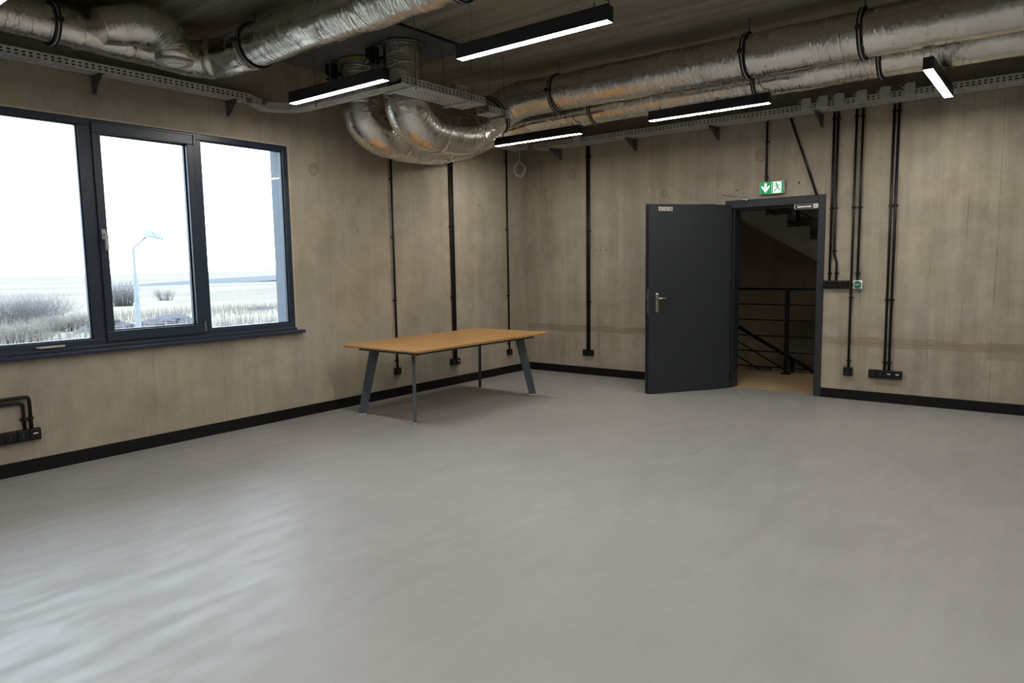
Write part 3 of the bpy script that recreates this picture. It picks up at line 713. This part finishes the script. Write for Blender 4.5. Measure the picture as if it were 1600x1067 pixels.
# junction boxes hung on the right tray
names = ['leftmost of six', 'second of six from the left', 'third of six from the left',
         'fourth of six from the left', 'fifth of six from the left', 'rightmost of six']
def jbox(x, zc, label, group=None):
    t = thing('junction_box', (x, TY-.03, zc), label, 'junction box', group)
    b = MB(); b.box((x-.045, TY-.048, zc-.052), (x+.045, TY-.004, zc+.052), .006); body = b.build('box_body', 'boxgrey', t)
    b = MB(); b.box((x-.047, TY-.058, zc-.054), (x+.047, TY-.047, zc+.054), .004); b.build('box_lid', 'boxgrey', t)
    b = MB(); b.cyl((x-.045, TY-.026, zc+.018), (x-.066, TY-.026, zc+.024), .011, 10); b.cyl((x-.012, TY-.026, zc+.05), (x-.012, TY-.026, zc+.066), .010, 10)
    b.tube([(x-.064, TY-.026, zc+.024), (x-.085, TY-.020, zc+.045), (x-.09, TY+.03, zc+.05)], .004, 6); b.build('cable_gland', 'boxgrey', t)
    return t
for x, nm in zip((3.888, 4.055, 4.208, 4.418, 4.624, 4.84), names):
    jbox(x, 3.125, 'light grey junction box on the long tray, ' + nm, 'junction boxes on the long tray')
jbox(1.065, 3.115, 'light grey junction box on the tray just past the far lamp end')

# ============================================================ pendant linear lamps
LW, LH, LL = .072, .092, 1.2
def make_lamp():
    t = thing('linear_pendant_lamp', (0,0,0))
    b = MB(); e = .004
    b.box((-LL/2, -LW/2, 0), (LL/2, -LW/2+e, LH)); b.box((-LL/2, LW/2-e, 0), (LL/2, LW/2, LH)); b.box((-LL/2, -LW/2+e, LH-e), (LL/2, LW/2-e, LH))
    b.box((-LL/2, -LW/2+e, 0), (-LL/2+e, LW/2-e, LH-e)); b.box((LL/2-e, -LW/2+e, 0), (LL/2, LW/2-e, LH-e))
    b.build('housing', 'lampblack', t)
    b = MB(); b.box((-LL/2+e, -LW/2+e, .0005), (LL/2-e, LW/2-e, .006)); b.build('diffuser', 'led', t)
    for s_ in (-1, 1):
        x = s_*.49
        b = MB(); b.box((x-.025, -.012, LH), (x+.025, .012, LH+.006), .001); b.cyl((x, 0, LH+.004), (x, 0, LH+.035), .006, 10)
        b.cyl((x, 0, LH+.03), (x, 0, ZC-2.93), .0012, 6); b.cyl((x, 0, ZC-2.93-.02), (x, 0, ZC-2.93), .012, 12)
        b.build('suspension_cable', 'galvd', t)
    b = MB(); b.tube([(.49, .0, LH+.14), (.50, 0, LH+.09), (.54, 0, LH+.045), (.585, 0, LH+.03), (.595, 0, LH+.004)], .0035, 8)
    b.build('power_cord', 'black', t)
    return t
LZ = 2.93
spots = [(3.30,-4.39,0,'black linear pendant lamp with long glowing strip, nearest and uppermost in view'),
 (1.325,-4.37,0,'black linear pendant lamp in front of the two duct risers'),
 (1.235,-1.455,0,'black linear pendant lamp near the corner, above the cable coil'),
 (3.31,-1.54,0,'black linear pendant lamp under the ducts, left of the exit sign'),
 (5.20,-1.27,PI/2,'short-looking black linear lamp hung crosswise at upper right'),
 (2.12,-6.79,0,'black linear pendant lamp whose glowing end shows at the top left corner')]
spots += [(5.30,-4.42,0,'black linear pendant lamp above the frame, right of the nearest one')]
for x, y, nm_ in ((4.3,-7.3,'left of the camera'),(6.3,-7.3,'right over the camera'),(8.3,-7.3,'right of the camera'),(7.6,-4.4,'beyond the right edge'),(3.3,-10.2,'along the rear wall'),(8.6,-1.5,'by the door wall at far right')):
    spots.append((x, y, 0, 'black linear pendant lamp out of view, %s' % nm_))
proto = make_lamp()
for i, (x, y, rz, lab) in enumerate(spots):
    o = proto if i == 0 else copy_tree(proto)
    o.location = (x, y, LZ); o.rotation_euler = (0,0,rz)
    tag(o, lab, 'lamp', 'linear pendant lamps')

# ============================================================ conduits
def conduit(label, paths, axis, straps, r=.0125, cat='conduit', group='black conduits on the walls'):
    """paths: list of polylines (u,z) on a wall; axis 0: door wall (u=x), 1: window wall (u=y)"""
    def P(u, z, off=.022): return (u, -off, z) if axis == 0 else (off, u, z)
    u0, z0 = paths[0][-1]
    t = thing('cable_conduit', P(u0, z0), label, cat, group)
    for pl in paths:
        q = []
        for i, (u, z) in enumerate(pl):           # soften the corners
            if 0 < i < len(pl)-1:
                a = Vector((*pl[i-1], 0)); c = Vector((*pl[i+1], 0)); m = Vector((u, z, 0)); rr = min(.03, (a-m).length/2, (c-m).length/2)
                A = m+(a-m).normalized()*rr; D = m+(c-m).normalized()*rr
                for k in range(5):
                    s_ = k/4; v = A*(1-s_)**2 + m*2*s_*(1-s_) + D*s_*s_; q.append(P(v.x, v.y))
            else: q.append(P(u, z))
        b = MB(); b.tube(q, r, 10); b.build('pipe', 'conduit', t)
    for (u, z) in straps:
        b = MB()
        if axis == 0: b.box((u-.024, -.020, z-.008), (u+.024, -.0005, z+.008), .002); b.cyl((u, -.022, z-.009), (u, -.022, z+.009), r+.004, 12)
        else: b.box((.0005, u-.024, z-.008), (.020, u+.024, z+.008), .002); b.cyl((.022, u, z-.009), (.022, u, z+.009), r+.004, 12)
        b.build('pipe_clip', 'conduit', t)
    return t
conduit('single black conduit dropping behind the left part of the table', [[(-2.60,3.03),(-2.60,.33)]], 1, [(-2.60,1.125),(-2.60,.425),(-2.60,1.85),(-2.60,2.5)])
conduit('double black conduit dropping to the socket behind the table middle', [[(-1.625,3.3),(-1.625,.34)],[(-1.583,3.3),(-1.583,.34)]], 1, [(-1.625,1.12),(-1.583,1.12),(-1.625,2.0),(-1.583,2.0),(-1.625,2.75),(-1.583,2.75)])
conduit('single black conduit nearest the room corner', [[(-.485,3.06),(-.485,.34)]], 1, [(-.485,1.088),(-.485,2.911),(-.485,.42),(-.485,2.0)])
conduit('double black conduit on the door wall near the corner', [[(1.018,3.06),(1.010,.34)],[(1.050,3.06),(1.042,.34)]], 0, [(1.017,2.922),(1.049,2.922),(1.015,1.95),(1.047,1.95),(1.010,1.0),(1.042,1.0)])
conduit('short black conduit ending at the green exit sign', [[(3.386,3.06),(3.386,2.40)]], 0, [(3.386,2.838),(3.386,2.449)])
conduit('slanting black conduit running down to the door frame', [[(3.640,3.06),(3.935,2.21)]], 0, [])
conduit('pair of black conduits down to the switch strip beside the door', [[(4.090,3.06),(4.090,1.285)],[(4.130,3.06),(4.130,1.56),(4.158,1.49),(4.158,1.285)]], 0,
        [(4.09,2.056),(4.13,2.056),(4.130,1.603),(4.09,1.363),(4.158,1.363),(4.09,2.988),(4.13,2.988)])
conduit('long black conduit down to the single socket right of the door', [[(4.310,3.06),(4.310,.345)]], 0, [(4.31,2.988),(4.31,2.055),(4.31,1.102),(4.31,.424)])
conduit('black conduit ending at the round green exit button', [[(4.370,3.06),(4.370,1.28)]], 0, [(4.37,2.984),(4.37,2.052),(4.37,1.361)])
conduit('double black conduit down to the four-gang socket strip', [[(4.660,3.06),(4.660,.34)],[(4.703,3.06),(4.703,.34)]], 0, [(4.66,2.99),(4.703,2.99),(4.66,1.088),(4.703,1.088),(4.66,.429),(4.703,.429),(4.66,2.05),(4.703,2.05)])
conduit('pair of bent black conduits above the socket strip at far left', [[(-7.4,.585),(-6.318,.585),(-6.318,.343)],[(-7.4,.548),(-6.362,.548),(-6.362,.343)]], 1, [(-6.318,.42),(-6.362,.42)])

# ============================================================ sockets and switches
def sockets(label, axis, u0, u1, zc, h, n, kinds, name='power_socket', dz=.040, cat='socket'):
    def bx(b, a, c_, n0, n1, z0, z1, bev=0.):
        if axis == 0: b.box((a, -n1, z0), (c_, -n0, z1), bev)
        else: b.box((n0, a, z0), (n1, c_, z1), bev)
    def pt(u, nn, z): return (u, -nn, z) if axis == 0 else (nn, u, z)
    t = thing(name, pt((u0+u1)/2, 0, zc), label, cat)
    b = MB(); bx(b, u0, u1, .0005, dz, zc-h/2, zc+h/2, .004); b.build('back_box', 'black', t)
    w_ = (u1-u0)/n
    for i in range(n):
        a = u0+i*w_+.004; c_ = u0+(i+1)*w_-.004; m = (a+c_)/2; k = kinds[i]
        b = MB(); bx(b, a, c_, dz, dz+.008, zc-h/2+.005, zc+h/2-.005, .003)
        if k == 'socket':
            b.tube([pt(m+.019*math.cos(q), dz+.008, zc+.019*math.sin(q)) for q in [2*PI*j/24 for j in range(24)]], .0025, 6, closed=True)
            f = b.build('faceplate', 'blackgloss', t)
            b = MB(); b.cyl(pt(m, dz+.007, zc+.010), pt(m, dz+.0095, zc+.010), .0035, 8); b.cyl(pt(m, dz+.007, zc-.012), pt(m, dz+.0095, zc-.012), .0025, 8); b.build('earth_contact', 'steel', f)
        elif k == 'switch':
            f = b.build('faceplate', 'blackgloss', t); b = MB(); bx(b, a+.008, c_-.008, dz+.008, dz+.013, zc-h/2+.014, zc+h/2-.014, .002); b.build('rocker', 'blackgloss', f)
        else:
            f = b.build('faceplate', 'blackgloss', t); b = MB(); bx(b, m-.016, m+.016, dz+.008, dz+.0105, zc+.004, zc+.013, .001); tag(b.build('label_field', 'white', f), 'small white label field')
    return t
sockets('single black wall socket under the left conduit behind the table', 1, -2.640, -2.560, .300, .080, 1, ['socket'])
sockets('black two-gang socket strip with white mark behind the table', 1, -1.690, -1.530, .298, .082, 2, ['socket', 'label'])
sockets('single black wall socket low by the room corner', 1, -.525, -.445, .302, .080, 1, ['socket'])
sockets('black two-gang socket on the door wall near the corner', 0, .945, 1.105, .305, .082, 2, ['socket', 'socket'])
sockets('black five-gang switch strip beside the door frame', 0, 4.035, 4.285, 1.243, .088, 5, ['switch']*5, 'light_switch', cat='switch')
sockets('single black socket right of the doorway', 0, 4.262, 4.352, .308, .090, 1, ['socket'])
sockets('black four-gang socket strip on the right wall', 0, 4.510, 4.825, .303, .088, 4, ['socket', 'socket', 'label', 'label'])
sockets('long black socket strip at the far left below the window', 1, -6.74, -6.262, .298, .088, 6, ['socket']*5+['label'])

# exit button
eb = thing('exit_button', (4.376, 0, 1.242), 'round green exit button in a white square box', 'button')
b = MB(); b.box((4.332, -.045, 1.198), (4.420, -.0005, 1.288), .005); b.build('button_box', 'white', eb)
b = MB(); b.cyl((4.376, -.044, 1.243), (4.376, -.058, 1.243), .038, 32); cap_ = b.build('button_cap', 'green', eb)
def text(name, body, size, loc, rot, mat, parent, ext=.0008):
    cu = bpy.data.curves.new(name, 'FONT'); cu.body = body; cu.size = size; cu.extrude = ext; cu.align_x = 'CENTER'; cu.align_y = 'CENTER'
    tmp = bpy.data.objects.new('tmp', cu); C.objects.link(tmp); dg = bpy.context.evaluated_depsgraph_get()
    me = bpy.data.meshes.new_from_object(tmp.evaluated_get(dg)); bpy.data.objects.remove(tmp)
    o = bpy.data.objects.new(name, me); C.objects.link(o); me.materials.clear(); me.materials.append(M[mat])
    o.parent = parent; o.location = Vector(loc)-origin_of(parent); o.rotation_euler = rot; return o
text('lettering', 'EXIT', .030, (4.376, -.0585, 1.243), (PI/2, 0, 0), 'white', cap_)

# exit sign
es = thing('exit_sign', (3.461, 0, 2.25), 'lit green emergency exit sign above the door', 'sign')
b = MB(); sx0, sx1, sz0, sz1 = 3.322, 3.600, 2.252, 2.398
b.box((sx0, -.05, sz0), (sx1, -.0005, sz1), .006); b.build('sign_case', 'steel', es)
b = MB(); b.box((sx0+.008, -.053, sz0+.008), (sx1-.008, -.0495, sz1-.008)); pn = b.build('sign_panel', 'signgreen', es)
def flat(pts, name, mat, parent, y=-.0532, t=.0012):
    b = MB(); b.prism([(x, y, z) for x, z in pts], (0, -t, 0)); return b.build(name, mat, parent)
ax, az = sx0+.070, (sz0+sz1)/2
flat([(ax-.014, az+.052), (ax+.014, az+.052), (ax+.014, az+.004), (ax+.046, az+.030), (ax+.046, az+.004), (ax, az-.054), (ax-.046, az+.004), (ax-.046, az+.030), (ax-.014, az+.004)], 'arrow_mark', 'signwhite', pn)
flat([(sx0+.136, sz0+.014), (sx0+.139, sz0+.014), (sx0+.139, sz1-.014), (sx0+.136, sz1-.014)], 'divider_line', 'signwhite', pn)
flat([(sx0+.152, sz0+.010), (sx0+.244, sz0+.010), (sx0+.244, sz1-.012), (sx0+.152, sz1-.012)], 'doorway_mark', 'signwhite', pn)
mx, mz = sx0+.200, az
y2 = -.0545
b = MB(); b.cyl((mx-.012, y2, mz+.042), (mx-.012, y2-.0012, mz+.042), .0095, 16)
def limb(pts, w_):
    for (x0, z0), (x1, z1) in zip(pts, pts[1:]):
        dv = Vector((x1-x0, 0, z1-z0)).normalized(); nn = Vector((-dv.z, 0, dv.x))*w_/2
        b.prism([Vector((x0, y2, z0))+nn, Vector((x1, y2, z1))+nn, Vector((x1, y2, z1))-nn, Vector((x0, y2, z0))-nn], (0, -.0012, 0))
limb([(mx-.008, mz+.030), (mx+.006, mz-.006)], .016)
limb([(mx-.006, mz+.026), (mx-.026, mz+.012), (mx-.034, mz+.024)], .006)
limb([(mx-.004, mz+.028), (mx+.018, mz+.026), (mx+.026, mz+.012)], .006)
limb([(mx+.004, mz-.004), (mx-.016, mz-.020), (mx-.030, mz-.046)], .008)
limb([(mx+.006, mz-.004), (mx+.016, mz-.026), (mx+.040, mz-.030)], .008)
b.build('running_figure', 'signgreen', pn)

# hanging coil of white cable
cc = thing('cable_coil', (.11, -.30, 2.70), 'loose coil of white cable hanging from the tray by the corner', 'cable')
random.seed(8); pts = [(.115, -.315, 3.063), (.112, -.315, 3.0), (.11, -.31, 2.94)]
for k in range(0, 70):
    a = PI/2 + .35 + 2*PI*k/18; rr = .085+.014*math.sin(k*.23)+.004*random.random()
    pts.append((.105+.010*math.sin(k*.37)+.7*rr*math.cos(a)*.8, -.30-.012*math.cos(k*.5)+rr*math.cos(a)*.75, 2.825+rr*math.sin(a)-.004*(k % 5)))
b = MB(); b.tube(spline(pts, .02), .0028, 6); b.build('cable', 'white', cc)

# ============================================================ table
TX0, TX1, TY0, TY1, TZ = .375, 1.46, -3.68, -1.575, .74
tb = thing('meeting_table', ((TX0+TX1)/2, (TY0+TY1)/2, 0), 'rectangular honey oak table on splayed slate-grey steel legs', 'table')
def rrect(x0, x1, y0, y1, r, z, n=8):
    out = []
    for cx, cy, a0 in ((x1-r, y1-r, 0), (x0+r, y1-r, PI/2), (x0+r, y0+r, PI), (x1-r, y0+r, 1.5*PI)):
        for k in range(n+1): a = a0+PI/2*k/n; out.append((cx+r*math.cos(a), cy+r*math.sin(a), z))
    return out
b = MB()
layers = [(.010, -.026), (.002, -.024), (0, -.018), (0, -.005), (.003, -.001), (.007, 0)]
rg = []
for ins, dz in layers: rg.append([b.bm.verts.new(p) for p in rrect(TX0+ins, TX1-ins, TY0+ins, TY1-ins, .06-ins, TZ+dz)])
n_ = len(rg[0])
for A, B2 in zip(rg, rg[1:]):
    for k in range(n_): b.bm.faces.new((A[k], A[(k+1) % n_], B2[(k+1) % n_], B2[k]))
b.bm.faces.new(rg[0][::-1]); b.bm.faces.new(rg[-1])
b.build('tabletop', 'wood', tb)
zt = TZ-.027; q = .125
b = MB(); w_ = .02
b.box((TX0+q, TY0+q, zt-.038), (TX1-q, TY0+q+w_, zt), .002); b.box((TX0+q, TY1-q-w_, zt-.038), (TX1-q, TY1-q, zt), .002)
b.box((TX0+q, TY0+q+w_, zt-.038), (TX0+q+w_, TY1-q-w_, zt), .002); b.box((TX1-q-w_, TY0+q+w_, zt-.038), (TX1-q, TY1-q-w_, zt), .002)
b.box((TX0+q+w_, (TY0+TY1)/2-.02, zt-.03), (TX1-q-w_, (TY0+TY1)/2+.02, zt-.004), .002)
b.build('under_frame', 'anthr_leg', tb)
feet = {(-1,-1): (.500,-3.545), (1,-1): (1.262,-3.540), (-1,1): (.505,-1.700), (1,1): (1.312,-1.705)}
for (sx, sy), (fx, fy) in feet.items():
    o_ = Vector((sx, sy, 0)).normalized(); s_ = Vector((-sy, sx, 0)).normalized(); hw, ht = .040, .016
    # plates lie along the corner's diagonal
    foot = Vector((fx, fy, .022)); top = foot - o_*.155 + Vector((0,0,zt-.024)); 
    b = MB(); 
    for zz in (0,): pass
    def quad(c_, hw_): return [c_+o_*hw_+s_*ht, c_-o_*hw_+s_*ht, c_-o_*hw_-s_*ht, c_+o_*hw_-s_*ht]
    A = [b.bm.verts.new(p) for p in quad(foot, hw)]; B2 = [b.bm.verts.new(p) for p in quad(top, hw+.012)]
    for k in range(4): b.bm.faces.new((A[k], A[(k+1) % 4], B2[(k+1) % 4], B2[k]))
    b.bm.faces.new(A[::-1]); b.bm.faces.new(B2)
    bmesh.ops.bevel(b.bm, geom=[e for e in b.bm.edges], offset=.003, segments=2, affect='EDGES')
    lg = b.build('leg', 'anthr_leg', tb)
    b = MB(); f0 = Vector((fx, fy, 0))
    A = [b.bm.verts.new(p) for p in quad(f0+Vector((0,0,.008)), hw+.001)]; B2 = [b.bm.verts.new(p) for p in quad(f0+Vector((0,0,.026)), hw+.001)]
    for k in range(4): b.bm.faces.new((A[k], A[(k+1) % 4], B2[(k+1) % 4], B2[k]))
    b.bm.faces.new(A[::-1]); b.bm.faces.new(B2)
    b.cyl(f0+o_*.022, f0+o_*.022+Vector((0,0,.01)), .014, 16); b.cyl(f0-o_*.022, f0-o_*.022+Vector((0,0,.01)), .014, 16)
    tag(b.build('foot', 'handle', lg), 'silver levelling foot')

# ============================================================ outside
def ground_z(x, y):
    d_ = max(0., -x-60.)
    base = -3.6 - 1.8*(1-math.exp(-d_/80.)) + max(0., y-40)*.004*min(1, d_/60)
    return base + .35*noise.noise(Vector((x*.05, y*.05, 0))) + .12*noise.noise(Vector((x*.25, y*.25, 3)))
b = MB(); xs = [-.7*1.0 - 2.2*(1.085**i-1)/.085*.35 for i in range(66)]; nx = len(xs); ny = 90
gv = []
for i, x in enumerate(xs):
    span = 30 + abs(x)*1.25
    gv.append([b.bm.verts.new((x, -6 + abs(x)*.35 + span*(j/ny-.5)*2*1.0, 0)) for j in range(ny+1)])
for row in gv:
    for v in row: v.co.z = ground_z(v.co.x, v.co.y)
for i in range(nx-1):
    for j in range(ny): b.bm.faces.new((gv[i][j], gv[i][j+1], gv[i+1][j+1], gv[i+1][j]))
gr = b.build('field', 'land', smooth=True); tag(gr, 'pale straw-coloured field outside the window', 'field', kind='structure')
XE = xs[-1]
def ridge(name, x, pts, mat, label):
    b = MB(); b.prism([(x, pts[0][0], -14)] + [(x, y, z) for y, z in pts] + [(x, pts[-1][0], -14)], (-8, 0, 0)); tag(b.build(name, mat), label, 'hill', kind='structure')
ridge('distant_hills', -330, [(y, -7.2+ (y-40)*.0335*(1 if y < 260 else .6) + 1.1*noise.noise(Vector((y*.012, 0, 0))) + .5*noise.noise(Vector((y*.05, 2, 0)))) for y in range(-260, 620, 10)], 'farhill', 'low hills on the horizon, haze painted into their colour')

def shrub(x, y, w_, h_, n, mat, name, label, cat, seed, group=None):
    rnd = random.Random(seed); z0 = ground_z(x, y) - .1
    b = MB()
    for k in range(n):
        a = rnd.random()*2*PI; rr = w_*.30*math.sqrt(rnd.random()); p = Vector((x+rr*math.cos(a), y+rr*math.sin(a), z0))
        ln = h_*(.55+.45*rnd.random()); lean = Vector((math.cos(a), math.sin(a), 0))*w_*.35*rnd.random()
        m_ = p + lean*.5 + Vector((0,0,ln*.55)); e_ = p + lean + Vector(((rnd.random()-.5)*w_*.15, (rnd.random()-.5)*w_*.15, ln))
        th = .014 + .004*h_
        b.tube([p, m_, e_], [th, th*.7, th*.25], 3)
        for j in range(4):
            s_ = p.lerp(e_, .35+.6*rnd.random()); d_ = Vector((rnd.random()-.5, rnd.random()-.5, rnd.random()*.6)).normalized()*w_*.18
            b.tube([s_, s_+d_], [th*.5, th*.15], 3)
    o = b.build(name, mat); tag(o, label, cat, group); return o
shrub(-129, 49.6, 5.2, 4.6, 260, 'twig', 'bare_shrub', 'round grey bare shrub on the field behind the street lamp', 'shrub', 1)
shrub(-150, 67.5, 5.5, 2.8, 90, 'twig', 'bare_shrub', 'smaller faint bare shrub right of the round one', 'shrub', 2)
k = 0
rnd = random.Random(5)
labs = ['tall tangled bare brush at the far left behind the window', 'grey brush patch left of the street lamp', 'low brush by the left window mullion', 'brush at the lower left of the view outside']
for (x, y, w_, h_, lab) in ((-88, 19.0, 13, 2.7, labs[0]), (-66, 17.6, 5, 1.3, labs[2]), (-55, 9.0, 7, 1.2, labs[3])):
    shrub(x, y, w_, h_, 620, 'twig' if k < 1 else 'straw', 'brush_patch', lab, 'brush', 20+k); k += 1
# reed belt (uncountable)
b = MB()
for i in range(5200):
    x = -70 - 22*rnd.random(); y = -2 + 62*rnd.random() - (x+70)*.25
    if rnd.random() < .5: x += 32; 
    z = ground_z(x, y); h_ = .5+.9*rnd.random(); dx, dy = (rnd.random()-.5)*.3, (rnd.random()-.5)*.3
    v = [b.bm.verts.new((x, y-.03, z-.05)), b.bm.verts.new((x+.02, y+.03, z-.05)), b.bm.verts.new((x+.05, y, z-.05)), b.bm.verts.new((x+dx, y+dy, z+h_))]
    for a_ in ((0,1,3),(1,2,3),(2,0,3)): b.bm.faces.new([v[q_] for q_ in a_])
tag(b.build('dry_reeds', 'straw'), 'dry pale reeds and grass on the field', 'reeds', kind='stuff')
for i, (x, y, w_, h_, lab) in enumerate(((-60.5, 18.9, 2.0, 1.0, 'grey soil heap left of the lamp pole'), (-60, 24.0, 2.7, 1.0, 'grey soil heap right of the lamp pole'), (-83, 48.3, 1.8, .45, 'small grey soil heap on the field at right'))):
    b = MB(); b.sphere((0,0,0), 1., 4)
    for v in b.bm.verts:
        r_ = 1+.35*noise.noise(v.co*1.8+Vector((i*5,0,0)))+.2*noise.noise(v.co*5); v.co = Vector((x+v.co.x*w_*r_*.8, y+v.co.y*w_*r_, ground_z(x, y)+v.co.z*h_*r_))
    tag(b.build('soil_heap', 'soil'), lab, 'soil heap')
# street lamp
sx, sy = -22., 4.34; gz = ground_z(sx, sy)
sl_ = thing('street_lamp', (sx, sy, gz), 'white street lamp with a slanted arm and flat panel head', 'street lamp')
b = MB(); b.cyl((sx, sy, gz-.3), (sx, sy, 1.05), .125, 20, .085); b.build('concrete_pole', 'polewhite', sl_)
b = MB(); b.cyl((sx, sy, 1.0), (sx, sy, 2.42), .062, 16, .045); b.box((sx+.06, sy-.03, .35), (sx+.13, sy+.03, .62), .01); b.build('upper_pole', 'polewhite', sl_)
b = MB(); b.tube([(sx, sy, 2.38), (sx, sy+.05, 2.44), (sx, sy+.50, 2.84)], .035, 10); b.build('arm', 'panelgrey', sl_)
b = MB(); mm = Matrix.Translation((sx, sy+.80, 2.93)) @ Matrix.Rotation(math.radians(-8), 4, 'X') @ Matrix.Rotation(math.radians(38), 4, 'Y')
b.box((-.22, -.33, -.025), (.22, .33, .025), .02, mm); b.box((-.20, -.012, -.032), (.20, .012, .034), 0, mm); b.build('lamp_head', 'panelgrey', sl_)
